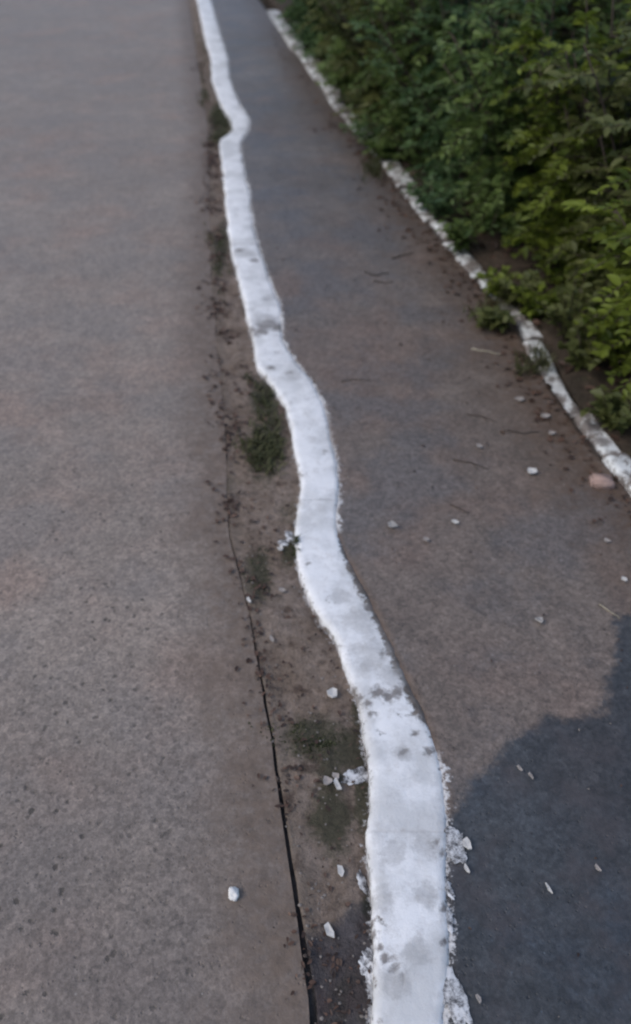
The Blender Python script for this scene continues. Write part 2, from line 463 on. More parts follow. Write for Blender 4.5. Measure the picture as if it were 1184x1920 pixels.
def jedge(y): return J(y) + 0.006 * nz(y * 4, 1.3) + 0.003 * nz(y * 13, 2.2) + 0.003 * nz(y * 43, 2.9) - crack_w(y) / 2
def vedge(y): return J(y) + 0.006 * nz(y * 4, 1.3) + 0.003 * nz(y * 13, 2.2) + 0.003 * nz(y * 39, 5.9) + crack_w(y) / 2
def zverge(x, y):
    z = -0.002 + 0.007 * nz(x, y, 1, 7) + 0.006 * nz(x, y, 5, 21)
    dk = KL(y) - x      # washed-out hollow along the kerb
    return z - 0.020 * max(0.0, 0.45 + nz(y * 6, 4.4)) * math.exp(-max(0.0, dk) / 0.02)
strip('road', lambda y: jedge(y) - 14, jedge, lambda x, y: 0.004 * nz(x, y, 0, 1.2) + 0.002 * nz(x, y, 4, 6), 70, MAT_ROAD, 'structure', power=2.6, damp=f_blotch_road, pits=f_pits)  # damp carries only the faint dark blotch here
strip('verge', vedge, lambda y: KL(y) + 0.01, zverge, 26, MAT_VERGE, 'structure', damp=f_damp_verge)
strip('crack_floor', lambda y: J(y) - 0.05, lambda y: J(y) + 0.05, lambda x, y: -0.017 + 0.008 * nz(x, y, 1, 20) + 0.006 * nz(x, y, 1, 50), 4, MAT_CRACK, 'structure', ys=np.arange(-1, 2, 0.05), skirt=0.01)
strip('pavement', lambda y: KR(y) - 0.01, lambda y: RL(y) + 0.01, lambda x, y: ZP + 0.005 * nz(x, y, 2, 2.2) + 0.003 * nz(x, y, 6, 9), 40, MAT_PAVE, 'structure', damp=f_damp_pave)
strip('hedge_bed', lambda y: RR_(y) - 0.01, lambda y: RR_(y) + 6, lambda x, y: 0.03 + 0.02 * nz(x, y, 2, 3) + 0.02 * nz(x, y, 2, 9) , 40, MAT_SOIL, 'structure', ys=np.concatenate([np.arange(-4, 12, 0.12), np.arange(12, 40, 1.5)]))

def zpave(x, y): return ZP + 0.005 * nz(x, y, 2, 2.2) + 0.003 * nz(x, y, 6, 9)
def zroad(x, y): return 0.004 * nz(x, y, 0, 1.2) + 0.002 * nz(x, y, 4, 6)
def zat(x, y):
    if x < J(y): return zroad(x, y)
    if x < KL(y): return zverge(x, y)
    if x < KR(y): return ZK
    if x < RL(y): return zpave(x, y)
    return 0.03 + 0.02 * nz(x, y, 2, 3) + 0.02 * nz(x, y, 2, 9)

# ------------------------------------------------------------------ kerbs
def chip_mask(x, y, spots):
    v = 0
    for (cx, cy, r) in spots:
        d = math.hypot(x - cx, (y - cy)) / r
        v = max(v, 1 - d)
    return max(0, v)

def kerb_stone(fl, fr, y0, y1, ztop, depth, step, bev, seed, spots, amp, tilt, bare=None):
    ys = np.linspace(y0, y1, max(8, int((y1 - y0) / step)))
    V, F, E, D, Cc = [], [], [], [], []
    cross = [0.0, 0.02, 0.07, 0.15, 0.27, 0.39, 0.5, 0.61, 0.73, 0.85, 0.93, 0.98, 1.0]
    nu = len(cross) + 2
    for i, y in enumerate(ys):
        a, b = fl(y), fr(y)
        a += amp * nz(y * 9, seed) + amp * 0.6 * nz(y * 61, seed + 3)
        b += amp * nz(y * 9, seed + 7) + amp * 0.6 * nz(y * 61, seed + 11)
        w = b - a
        zt = ztop + tilt * ((y - y0) / (y1 - y0) - 0.5) + 0.003 * nz(y * 8, seed + 5)
        if i in (0, len(ys) - 1): zt -= 0.0003
        bb = bare(y) if bare else 0.0
        row = [(a - 0.004, zt - depth, -0.03)]
        for c in cross:
            e = min(c, 1 - c) * w
            drop = bev * max(0.0, 1 - e / (bev * 1.5)) ** 2 * 1.3
            row.append((a + c * w, zt - drop + 0.003 * (1 - (2 * c - 1) ** 2), min(c * w, (1 - c) * w - bb)))
        row.append((b + 0.004, zt - depth, -0.03))
        for (x, z, e) in row:
            z += 0.0022 * nz(x * 22, y * 22, seed) + 0.0012 * nz(x * 80, y * 80, seed)
            V.append((x, y, z)); E.append(e)
            D.append(min(y - y0, y1 - y)); Cc.append(chip_mask(x, y, spots))
    n = len(ys)
    for i in range(n - 1):
        for j in range(nu - 1):
            p = i * nu + j
            F.append((p, p + 1, p + nu + 1, p + nu))
    k = len(V)
    for base in (0, (n - 1) * nu):      # end faces with corners of their own, so the arris stays crisp
        for j in range(nu):
            V.append(V[base + j]); E.append(-0.03); D.append(D[base + j]); Cc.append(0)
    F.append(tuple(k + j for j in range(nu)))
    F.append(tuple(k + nu + j for j in reversed(range(nu))))
    me = mesh_of('kerb_stone', V, F)
    fattr(me, 'edge', E); fattr(me, 'endd', D); fattr(me, 'chip', Cc)
    fattr(me, 'smear', [min(1.0, chip_mask(v[0], v[1], SMEARS) * 1.4) for v in V])
    return me

def spot(px, py, rpx, z=ZK):
    p = G(px, py, z)
    return (p[0], p[1], rpx / ppx(p))
spots_l = [spot(*q) for q in [(710,1298,26),(728,1306,22),(745,1296,20),(664,1293,16),(675,1308,16),(688,1322,16),(699,1338,14),(770,1288,20),
    (757,1410,13),(806,1408,16),(790,1345,14),(780,1375,10),
    (812,1585,20),(826,1600,16),(700,1750,14),(712,1775,15),(726,1797,17),(742,1818,15),(752,1834,12),(695,1730,14),(790,1640,10),
    (500,612,34),(488,622,30),(520,615,30),(505,606,30),(470,618,20),(450,470,16),(478,490,16),(440,500,12),(690,1140,14),(720,1225,14),(740,1262,14),
    (540,700,12),(506,692,12),(690,1640,12),(835,1700,14),(832,1765,12)]]
def bare_right(y):
    # the far-right arris was missed by the brush between two stones
    return 0.026 * max(0.0, min(1.0, (1.62 - y) / 0.12)) * max(0.0, min(1.0, (y - 0.93) / 0.1))
SMEARS = [spot(*q) for q in [(700,1230,60),(672,1170,50),(735,1265,50),(640,1120,34),(800,1585,50),(735,1600,40),(720,1690,44),(800,1680,36),(780,1790,44),(740,1850,46),(755,1415,30),(460,478,34),(500,600,46),(545,705,30),(505,560,24)]]
kerb = empty('kerb', (KL(0), 0, 0))
tag(kerb, 'long crooked kerb with fresh white paint on top, between the road verge and the pavement', 'kerb')
joints = [-2.3, -1.28, -0.27, 0.745, 1.77, 2.79, 3.72, 4.70, 5.66, 6.62, 7.60, 8.6, 9.6, 10.6, 11.6, 12.6, 13.6, 14.6, 15.6, 17.6, 19.6, 21.6, 25.6, 29.6]
for k in range(len(joints) - 1):
    y0, y1 = joints[k] + 0.0003, joints[k + 1] - 0.0003
    me = kerb_stone(KL, KR, y0, y1, ZK, 0.11, 0.011 if y0 < 4 else 0.03, 0.007, k * 13.7, spots_l, 0.005 if y0 < 3 else 0.012, random.uniform(-0.004, 0.004), bare_right)
    o = link('kerb_stone', me, MAT_KERB, kerb)
    o.matrix_parent_inverse = Matrix.Translation(-Vector(kerb.location))
spots_r = [spot(x, y, r, ZR) for x, y, r in [(650, 205, 40), (640, 190, 30), (705, 275, 22), (815, 402, 24), (860, 455, 25), (915, 520, 18), (960, 575, 36), (970, 600, 30), (1090, 760, 20), (1040, 735, 14), (1120, 800, 28), (1135, 825, 24), (1010, 670, 12)]]
gk = empty('garden_kerb', (RL(3), 3, 0))
tag(gk, 'narrow chipped garden kerb with timeworn white paint at the foot of the hedge', 'kerb')
jr = [-2.0, -1.4, -0.9, -0.35, 0.1, 0.55, 1.0, 1.5, 1.98, 2.22, 2.75, 2.92, 3.32, 3.75, 4.02, 4.55, 5.05, 5.6, 6.2, 6.7, 7.2, 7.8, 8.4, 9.0, 9.7, 10.4, 10.8]
for k in range(len(jr) - 1):
    y0, y1 = jr[k] + 0.006, jr[k + 1] - 0.006
    dz = random.uniform(-0.016, 0.006); dx = random.uniform(-0.016, 0.016)
    me = kerb_stone(lambda y: RL(y) + dx + 0.006, lambda y: RR_(y) + dx - 0.006, y0, y1, ZR + dz, 0.12, 0.016, 0.008, 50 + k * 7.3, spots_r, 0.009, random.uniform(-0.02, 0.02))
    o = link('kerb_stone', me, MAT_KERB2, gk)
    o.matrix_parent_inverse = Matrix.Translation(-Vector(gk.location))

# paint slopped beside the kerb: thin ragged skins that belong to it
def blob_mesh(name, c, rx, ry, rot, th, seed, n=22, jag=0.35, zf=None):
    bm = bmesh.new()
    top = []
    for k in range(n):
        a = 2 * math.pi * k / n
        r = 1 + jag * mn.noise(Vector((math.cos(a) * 1.7, math.sin(a) * 1.7, seed))) + jag * 0.7 * mn.noise(Vector((math.cos(a) * 5, math.sin(a) * 5, seed + 3)))
        x, y = math.cos(a) * rx * r, math.sin(a) * ry * r
        x, y = x * math.cos(rot) - y * math.sin(rot), x * math.sin(rot) + y * math.cos(rot)
        z = zf(c[0] + x, c[1] + y) - c[2] if zf else 0
        top.append((x, y, z))
    tv = [bm.verts.new((x * 0.93, y * 0.93, z + th)) for x, y, z in top]
    bv = [bm.verts.new((x, y, z)) for x, y, z in top]
    cz = (zf(c[0], c[1]) - c[2] if zf else 0) + th * 1.2
    cv = bm.verts.new((0, 0, cz))
    for k in range(n):
        bm.faces.new((tv[k], tv[(k + 1) % n], cv))
        bm.faces.new((bv[k], bv[(k + 1) % n], tv[(k + 1) % n], tv[k]))
    me = bpy.data.meshes.new(name)
    bm.to_mesh(me); bm.free()
    me.polygons.foreach_set('use_smooth', [True] * len(me.polygons))
    return me
spl = [(850, 1575, 26, 20), (855, 1600, 20, 18), (848, 1865, 26, 46), (690, 1820, 14, 24), (695, 1805, 10, 26), (838, 1720, 10, 24), (836, 1660, 8, 26), (668, 1458, 30, 13), (687, 1340, 12, 22), (680, 1655, 9, 20), (545, 1010, 9, 18), (532, 1020, 9, 8)]
for i, (x, y, w, h) in enumerate(spl):
    p = G(x, y, 0.01)
    p[2] = zat(p[0], p[1]) if not (KL(p[1]) < p[0] < KR(p[1])) else (ZP if p[0] > (KL(p[1]) + KR(p[1])) / 2 else 0)
    q = G(x, y, p[2]); s = ppx(q)
    zf = (lambda X, Y: zpave(X, Y) + 0.004) if p[0] > KL(p[1]) + 0.05 else (lambda X, Y: zverge(X, Y) + 0.004)
    q[2] = 0
    me = blob_mesh('paint_spill', q, w / s, h / s * 1.05, 0.35, 0.0006, i * 3.1, zf=zf, jag=0.45, n=46)
    o = link('paint_spill', me, MAT_SPILL, kerb)
    o.matrix_parent_inverse = Matrix.Translation(-Vector(kerb.location))
    o.location = q

# ------------------------------------------------------------------ small things lying about
def chip_obj(name, px, py, wpx, hpx, rot, mat, label, cat, th=0.004, curl=0.25, seed=0, group=None):
    q = G(px, py, 0.0)
    q = G(px, py, zat(q[0], q[1]) + 0.006)
    s = ppx(q); fs = s * math.sin(math.atan2(CAMH, q[1])) # foreshortened ground metres
    rx, ry = 0.82 * wpx / 2 / s, 0.82 * hpx / 2 / fs
    n = random.choice((5, 6, 6, 7))
    bm = bmesh.new()
    T, B = [], []
    for k in range(n):
        a = 2 * math.pi * k / n + random.uniform(-0.35, 0.35)
        r = random.uniform(0.7, 1.25)
        x, y = math.cos(a) * rx * r, math.sin(a) * ry * r
        z = curl * (x * x + y * y) / max(rx, ry)
        T.append(bm.verts.new((x, y, z + th))); B.append(bm.verts.new((x, y, z)))
    c = bm.verts.new((0, 0, th)); d = bm.verts.new((0, 0, 0))
    for k in range(n):
        k2 = (k + 1) % n
        bm.faces.new((T[k], T[k2], c)); bm.faces.new((B[k2], B[k], d)); bm.faces.new((B[k], B[k2], T[k2], T[k]))
    me = bpy.data.meshes.new(name); bm.to_mesh(me); bm.free()
    o = link(name, me, mat)
    o.location = q; o.rotation_euler = (random.uniform(-0.08, 0.08), random.uniform(-0.08, 0.08), rot)
    tag(o, label, cat, group)
    return o

def stone_obj(name, px, py, wpx, mat, label, cat, asp=(1, 1.2, 0.6), rot=0.0, seed=0, box=False):
    q = G(px, py, 0.0)
    r = wpx / 2 / ppx(q)
    q = G(px, py, zat(q[0], q[1]) + r * asp[2] * 0.5)
    bm = bmesh.new()
    if box:
        bmesh.ops.create_cube(bm, size=2)
        bmesh.ops.bevel(bm, geom=bm.edges[:], offset=0.25, segments=2, affect='EDGES')
        bmesh.ops.subdivide_edges(bm, edges=bm.edges[:], cuts=1)
    else:
        bmesh.ops.create_icosphere(bm, subdivisions=3, radius=1)
    for v in bm.verts:
        k = 1 + 0.45 * mn.noise(v.co * 1.3 + Vector((seed, 0, 0))) + 0.18 * mn.noise(v.co * 3.1 + Vector((0, seed, 0)))
        v.co = Vector((v.co.x * asp[0], v.co.y * asp[1], v.co.z * asp[2])) * k * r
    me = bpy.data.meshes.new(name); bm.to_mesh(me); bm.free()
    me.polygons.foreach_set('use_smooth', [True] * len(me.polygons))
    o = link(name, me, mat)
    o.location = q; o.rotation_euler = (0, 0, rot)
    tag(o, label, cat)
    return o

def tube(V, F, pts, radii, ns=5):
    base = len(V)
    for i, p in enumerate(pts):
        p = Vector(p)
        d = (Vector(pts[min(i + 1, len(pts) - 1)]) - Vector(pts[max(i - 1, 0)])).normalized()
        a = d.orthogonal().normalized(); b = d.cross(a)
        for k in range(ns):
            t = 2 * math.pi * k / ns
            V.append(p + (a * math.cos(t) + b * math.sin(t)) * radii[i])
    for i in range(len(pts) - 1):
        for k in range(ns):
            F.append((base + i * ns + k, base + i * ns + (k + 1) % ns, base + (i + 1) * ns + (k + 1) % ns, base + (i + 1) * ns + k))
    F.append(tuple(base + k for k in reversed(range(ns))))
    F.append(tuple(base + (len(pts) - 1) * ns + k for k in range(ns)))

def twig_or_crack_obj(name, pxs, rad, mat, label, cat='twig', fork=False):
    ps = []
    for (x, y) in pxs:
        q = G(x, y, 0.0)
        ps.append(G(x, y, zat(q[0], q[1]) + rad * 0.8))
    o0 = ps[0].copy()
    pts = []
    for a, b in zip(ps[:-1], ps[1:]):
        for k in range(4): pts.append(a.lerp(b, k / 4))
    pts.append(ps[-1])
    pts = [p - o0 + Vector((0.15 * rad, 0.6 * rad, 0.5 * rad * (1 + random.uniform(-0.5, 0.5)))) * random.uniform(-0.8, 0.8) for p in pts]
    rad *= 0.6
    V, F = [], []
    n = len(pts)
    tube(V, F, pts, [rad * (1 - 0.6 * i / n) * random.uniform(0.85, 1.15) for i in range(n)])
    if fork:
        m = pts[n // 2]; e = pts[-1]
        side = (e - m).cross(Vector((0, 0, 1))).normalized() * (e - m).length * 0.4
        tube(V, F, [m, m.lerp(e, 0.4) + side * 0.6, m.lerp(e, 0.6) + side], [rad * 0.6, rad * 0.45, rad * 0.25])
    o = link(name, mesh_of(name, V, F), mat)
    o.location = o0
    tag(o, label, cat)
    return o

stone_obj('pebble', 438, 1676, 22, MAT_WSTONE, 'white paint splashed pebble at the road edge, left of the dark crack', 'pebble', (0.9, 1.2, 1.0), 0.5, 4)
stone_obj('rubble_piece', 1129, 905, 42, MAT_PINK, 'pinkish broken brick piece lying by the hedge kerb', 'brick piece', (1, 0.62, 0.5), -0.1, 8, box=True)
chip_obj('paint_flake', 614, 1465, 24, 20, 0.4, MAT_PAPER, 'leftmost dull flake of the cluster on the verge beside the chipped kerb', 'paint flake', seed=1)
chip_obj('paint_flake', 634, 1474, 13, 30, 0.5, MAT_CHIP, 'long bright slanting flake in the middle of the verge cluster', 'paint flake', seed=2)
chip_obj('paint_flake', 630, 1457, 20, 18, 0.9, MAT_PAPER, 'small pale flake touching the top of the long slanting one on the verge', 'paint flake', seed=3)
chip_obj('paint_flake', 640, 1635, 14, 30, 0.2, MAT_CHIP, 'upright cream flake alone on brown verge above the dark damp patch', 'paint flake', seed=4)
chip_obj('paint_flake', 618, 1747, 18, 32, 0.35, MAT_CHIP, 'pale flake lying on the dark damp patch between crack and kerb', 'paint flake', seed=5)
chip_obj('paint_flake', 623, 1302, 26, 20, -0.6, MAT_CHIP, 'pale flake on the verge just above the dark mossy patch', 'paint flake', seed=6)
chip_obj('paint_flake', 876, 1585, 18, 30, 0.3, MAT_CHIP, 'broad flake on dark damp asphalt right beside the kerb', 'paint flake', seed=7)
chip_obj('paint_flake', 875, 1630, 8, 22, 0.45, MAT_CHIP, 'narrow flake on dark damp asphalt below the broad one near the kerb', 'paint flake', seed=8)
chip_obj('paint_flake', 1029, 1666, 6, 24, 0.45, MAT_CHIP, 'thin bright sliver in the middle of the dark damp asphalt', 'paint flake', seed=9)
chip_obj('paint_flake', 975, 1442, 6, 15, 0.55, MAT_PAPER, 'left one of two short slivers near the top of the damp asphalt', 'paint flake', seed=10)
chip_obj('paint_flake', 996, 1456, 6, 16, 0.55, MAT_PAPER, 'right one of two short slivers near the top of the damp asphalt', 'paint flake', seed=11)
chip_obj('paint_flake', 1120, 1628, 7, 20, 0.5, MAT_PAPER, 'faint grey sliver on damp asphalt near the right of the photo', 'paint flake', seed=12)
chip_obj('paint_flake', 897, 1872, 9, 20, 0.3, MAT_PAPER, 'dull flake at the bottom of the damp asphalt beside the splashed paint', 'paint flake', seed=13)
chip_obj('paint_flake', 997, 885, 24, 12, -0.2, MAT_CHIP, 'bright white flake alone on the grey pavement', 'paint flake', seed=14)
chip_obj('paint_flake', 976, 750, 24, 9, -0.2, MAT_PAPER, 'pinkish flake on the dirt strip beside the hedge kerb', 'paint flake', seed=15)
chip_obj('paint_flake', 1022, 781, 20, 8, -0.2, MAT_PAPER, 'small pale flake in dirt close to the chipped end of hedge kerb', 'paint flake', seed=16)
chip_obj('paint_flake', 1034, 813, 18, 7, -0.1, MAT_PAPER, 'thin flake in reddish dirt below the hedge kerb', 'paint flake', seed=17)
chip_obj('paint_flake', 900, 838, 18, 8, -0.1, MAT_PAPER, 'tiny grey flake on pavement up and left of the bright white one', 'paint flake', seed=18)
chip_obj('paint_flake', 854, 980, 18, 7, -0.5, MAT_CHIP, 'thin bright flake on mid pavement right of the kerb bend', 'paint flake', seed=19)
chip_obj('paint_flake', 800, 1012, 18, 9, -0.5, MAT_PAPER, 'dull flake on the pavement left of the thin bright one', 'paint flake', seed=20)
chip_obj('paint_flake', 735, 985, 26, 14, -0.5, MAT_STONE, 'broad faint grey fragment on the pavement nearest the kerb bend', 'stone chip', seed=21)
chip_obj('paint_flake', 1137, 1014, 16, 8, -0.5, MAT_PAPER, 'small pale flake at the right side of pavement below the brick piece', 'paint flake', seed=22)
chip_obj('paint_flake', 1170, 1087, 16, 7, -0.6, MAT_CHIP, 'bright sliver at far right of pavement above the dry stalk', 'paint flake', seed=23)
chip_obj('paint_flake', 1012, 1164, 20, 14, -0.6, MAT_STONE, 'flat grey chip in the middle of the pavement above the damp asphalt', 'stone chip', seed=24)
chip_obj('paint_flake', 467, 1126, 9, 14, 0.4, MAT_CHIP, 'tiny white flake touching the dark crack', 'paint flake', seed=25)
chip_obj('paint_flake', 511, 1200, 9, 14, 0.4, MAT_PAPER, 'tiny dull flake between crack and kerb halfway down the verge', 'paint flake', seed=26)
chip_obj('paint_flake', 530, 1108, 16, 9, -0.5, MAT_PAPER, 'small flake on the verge right of the crack top', 'paint flake', seed=27)
chip_obj('paint_flake', 527, 1030, 14, 12, 0, MAT_CHIP, 'whitish flake on the verge against the bulging kerb', 'paint flake', seed=28)
stone_obj('pebble', 1160, 762, 26, MAT_STONE, 'grey pebble on dark soil under the hedge edge', 'pebble', (1, 0.5, 0.5), 0, 12)
stone_obj('pebble', 1172, 785, 24, MAT_STONE, 'flat pale pebble on soil between hedge and kerb end', 'pebble', (1, 0.6, 0.5), 0, 15)
twig_or_crack_obj('dry_stalk', [(885, 653), (910, 658), (940, 664)], 0.006, MAT_DRY, 'pale dry stalk lying on the pavement beside the hedge weeds', 'stalk')
twig_or_crack_obj('dry_stalk', [(1124, 1133), (1142, 1145), (1163, 1158)], 0.0035, MAT_DRY, 'thin dry stalk at the corner of the dark damp asphalt', 'stalk')
twig_or_crack_obj('twig', [(640, 715), (662, 711), (695, 712)], 0.004, MAT_TWIG_CRACK, 'slightly bowed dark crack, built as a thin stick, on the pavement by the kerb bend')  # dark lines that stand for fine pavement cracks, modelled as thin sticks
twig_or_crack_obj('twig', [(685, 510), (705, 516), (730, 510)], 0.006, MAT_TWIG_CRACK, 'short dark crack, built as a thin stick, on the far pavement between the kerbs')  # stands for a pavement crack, not a twig
twig_or_crack_obj('twig', [(700, 526), (722, 530), (738, 528)], 0.005, MAT_TWIG_CRACK, 'second short dark crack, built as a thin stick, just below the first on the far pavement')  # stands for a pavement crack, not a twig
twig_or_crack_obj('twig', [(735, 485), (755, 478), (775, 474)], 0.006, MAT_TWIG_CRACK, 'dark twig beside the littered edge under the hedge')
twig_or_crack_obj('twig', [(850, 862), (885, 868), (915, 880)], 0.004, MAT_TWIG_CRACK, 'dark forked crack, built as a thin stick, on the pavement left of the white flake', fork=True)  # stands for a forked pavement crack, not a twig
twig_or_crack_obj('twig', [(875, 776), (905, 780), (930, 790)], 0.004, MAT_TWIG_CRACK, 'dark twig on pavement level with the chipped hedge kerb', fork=True)
twig_or_crack_obj('twig', [(945, 806), (980, 812), (1012, 808)], 0.004, MAT_TWIG_CRACK, 'reddish dark twig in the dirt left of the hedge kerb end')
twig_or_crack_obj('twig', [(845, 945), (865, 955), (880, 962)], 0.003, MAT_TWIG_CRACK, 'small dark twig on pavement above the thin bright flake')

# ------------------------------------------------------------------ leaves, weeds, grass
LV = np.array([(0, 0, 0), (-0.5, 0.42, 0.10), (0, 0.45, 0.0), (0.5, 0.42, 0.10), (0, 1.0, -0.12), (-0.3, 0.78, 0.05), (0.3, 0.78, 0.05), (-0.32, 0.14, 0.04), (0.32, 0.14, 0.04)], dtype=np.float64)
LF = [(0, 2, 1, 7), (0, 8, 3, 2), (1, 2, 4, 5), (2, 3, 6, 4)]

def frames(n, dirs, ups):
    y = dirs / np.linalg.norm(dirs, axis=1, keepdims=True)
    x = np.cross(y, ups); x /= (np.linalg.norm(x, axis=1, keepdims=True) + 1e-9)
    z = np.cross(x, y)
    return x, y, z

def leaves_mesh(name, pos, dirs, ups, length, width, tint):
    n = len(pos)
    x, y, z = frames(n, dirs, ups)
    L = length[:, None, None]; W = width[:, None, None]
    v = LV[None]
    P = pos[:, None, :] + x[:, None, :] * (v[:, :, 0:1] * W) + y[:, None, :] * (v[:, :, 1:2] * L) + z[:, None, :] * (v[:, :, 2:3] * L)
    nv = len(LV)
    me = bpy.data.meshes.new(name)
    me.vertices.add(n * nv)
    me.vertices.foreach_set('co', P.reshape(-1).astype(np.float32))
    f = np.array(LF)[None] + (np.arange(n) * nv)[:, None, None]
    me.loops.add(f.size)
    me.loops.foreach_set('vertex_index', f.reshape(-1).astype(np.int32))
    np_ = n * len(LF)
    me.polygons.add(np_)
    me.polygons.foreach_set('loop_start', (np.arange(np_) * 4).astype(np.int32))
    me.polygons.foreach_set('loop_total', np.full(np_, 4, dtype=np.int32))
    me.update(calc_edges=True)
    me.polygons.foreach_set('use_smooth', [True] * np_)
    fattr(me, 'tint', np.repeat(np.clip(tint, 0, 1), nv))
    return me

ONE_LEAF = {}
def one_leaf(kind, q):
    key = (kind, q)
    if key not in ONE_LEAF:
        me = leaves_mesh('leaf', np.zeros((1, 3)), np.array([(0, 1.0, 0)]), np.array([(0, 0, 1.0)]), np.array([1.0]), np.array([0.55]), np.array([0.1 + 0.2 * q]))
        me.materials.append(LEAF[kind])
        ONE_LEAF[key] = me
    return ONE_LEAF[key]

def shrub(name, x, y, h, spread, kind, label, nstem=10, ntwig=13, nleaf=15, ls=0.05, parts=0, low=0.15, lean=0.0):
    z0 = 0.03
    root = empty(name, (x, y, z0))
    tag(root, label, 'shrub', 'shrubs of the hedge')
    V, F = [], []
    P, D, U, Ln, T = [], [], [], [], []
    for s in range(nstem):
        a = random.uniform(0, 2 * math.pi)
        r0 = random.uniform(0, 0.10)
        out = random.uniform(0.25, 1.0) * spread
        hh = h * random.uniform(0.65, 1.05) * (1 - 0.25 * (out / spread) ** 2)
        p0 = Vector((math.cos(a) * r0, math.sin(a) * r0, -0.03))
        p3 = Vector((math.cos(a) * out - lean, math.sin(a) * out, hh))
        p1 = p0 + Vector((math.cos(a) * out * 0.15, math.sin(a) * out * 0.15, hh * 0.45))
        def bez(t):
            q1 = p0.lerp(p1, t); q2 = p1.lerp(p3, t)
            return q1.lerp(q2, t)
        pts = [bez(t / 7) for t in range(8)]
        tube(V, F, pts, [0.010 * (1 - 0.75 * i / 7) for i in range(8)], 5)
        stem_t = random.uniform(-0.18, 0.2)
        for k in range(ntwig):
            t = low + (1 - low) * ((k + random.random()) / ntwig)
            b = bez(t)
            ang = random.uniform(0, 2 * math.pi) if random.random() < 0.4 else a + random.gauss(0, 1.1)
            ln = random.uniform(0.12, 0.36) * (1.1 - 0.4 * t)
            d = Vector((math.cos(ang), math.sin(ang), random.uniform(-0.25, 0.9))).normalized()
            droop = random.uniform(0.1, 0.5)
            tp = [b + d * ln * q - Vector((0, 0, droop * ln * q * q)) for q in (0, 0.35, 0.7, 1.0)]
            tube(V, F, tp, [0.004, 0.0032, 0.0024, 0.0012], 4)
            tw_t = random.gauss(0.42, 0.2) + stem_t
            n = max(5, int(nleaf * ln / 0.24))
            for i in range(n):
                q = 0.08 + 0.92 * (i + 0.5) / n
                pos = b + d * ln * q - Vector((0, 0, droop * ln * q * q))
                side = d.cross(Vector((0, 0, 1))).normalized() * (1 if i % 2 else -1)
                ld = (d * random.uniform(0.2, 0.8) + side * random.uniform(0.5, 1.1) + Vector((0, 0, random.uniform(-0.5, 0.35)))).normalized()
                P.append(pos); D.append(ld)
                U.append((random.gauss(0, 0.4), random.gauss(0, 0.4), 1.0))
                Ln.append(ls * random.choice((0.6, 0.8, 1.0, 1.0, 1.3)) * random.uniform(0.8, 1.2) * (0.75 if q > 0.85 else 1))
                T.append(tw_t + random.gauss(0, 0.14) + 0.15 * (q - 0.5))
    me = mesh_of('branches', V, F)
    link('branches', me, MAT_BARK, root)
    P = np.array([tuple(p) for p in P]); D = np.array([tuple(d) for d in D]); U = np.array(U); Ln = np.array(Ln); T = np.array(T)
    mask = np.ones(len(P), bool)
    if parts:
        # the leaves nearest the street, one object each
        view = np.array([0 - x, 0 - y, CAMH - z0]); view /= np.linalg.norm(view)
        score = P @ view + rng.normal(0, 0.06, len(P)) + Ln * 3
        idx = np.argsort(-score)[:parts]
        mask[idx] = False
        xx, yy, zz = frames(len(idx), D[idx], U[idx])
        for i, j in enumerate(idx):
            L = Ln[j]
            me1 = one_leaf(kind, int(min(4, max(0, T[j] * 5))))
            lo = bpy.data.objects.new('leaf', me1)
            COL.objects.link(lo)
            lo.parent = root
            m3 = Matrix((xx[i] * L, yy[i] * L, zz[i] * L)).transposed().to_4x4()
            m3.translation = Vector(P[j])
            lo.matrix_local = m3
    me = leaves_mesh('foliage', P[mask], D[mask], U[mask], Ln[mask], Ln[mask] * rng.uniform(0.42, 0.68, mask.sum()), T[mask])
    o = link('foliage', me, LEAF[kind], root)
    o['kind'] = 'stuff'
    return root

# front row, from the viewer outwards: distance, offset from the garden kerb, height, spread, kind, label
FRONT = [
    (2.42, 0.40, 0.95, 0.36, 'yellow', 'nearest hedge shrub, yellow green leaves at the right edge above the kerb end'),
    (2.95, 0.44, 1.15, 0.40, 'olive', 'low dark olive shrub behind the longest white piece of the hedge kerb'),
    (3.40, 0.46, 1.20, 0.42, 'yellow', 'bright yellow green shrub behind the weedy gap in the hedge kerb'),
    (3.95, 0.44, 1.15, 0.42, 'mid', 'mid green shrub behind the kerb piece with torn white paint'),
    (4.50, 0.44, 1.25, 0.44, 'teal', 'bluish green shrub with pale leaf tips behind the second white kerb piece'),
    (5.05, 0.42, 1.20, 0.42, 'mid', 'leafy mid green shrub behind the small blurred white kerb end'),
    (5.70, 0.46, 1.30, 0.46, 'olive', 'brownish olive shrub behind the overgrown part of the hedge kerb'),
    (6.40, 0.46, 1.35, 0.46, 'mid', 'green shrub leaning over the overgrown hedge kerb, far half of hedge'),
    (7.20, 0.48, 1.40, 0.50, 'olive', 'dark olive shrub behind the far white kerb piece'),
    (8.10, 0.46, 1.40, 0.50, 'teal', 'dark bluish shrub beside the furthest row of white kerb stones'),
    (9.10, 0.46, 1.50, 0.52, 'teal', 'dark bluish shrub at the last white kerb stone where hedge meets pavement'),
    (10.2, 0.60, 1.50, 0.55, 'mid', 'shrub at the top edge beyond the last white kerb stone'),
]
for i, (y, off, h, sp, kd, lab) in enumerate(FRONT):
    n = 150 if y < 5.5 else 0
    near = max(0.0, min(1.0, (y - 2.4) / 1.0))
    off += 0.10 * max(0.0, 1 - abs(y - 3.4) / 1.0)
    off -= 0.13 * max(0.0, min(1.0, (y - 4) / 1.5))
    shrub('shrub', RR_(y) + off - 0.14 * near, y, h, sp, kd, lab, nstem=19, ntwig=19, nleaf=24, ls=0.045 if y < 6 else 0.055, parts=n, lean=0.04 + 0.10 * near, low=0.10 - 0.06 * near)
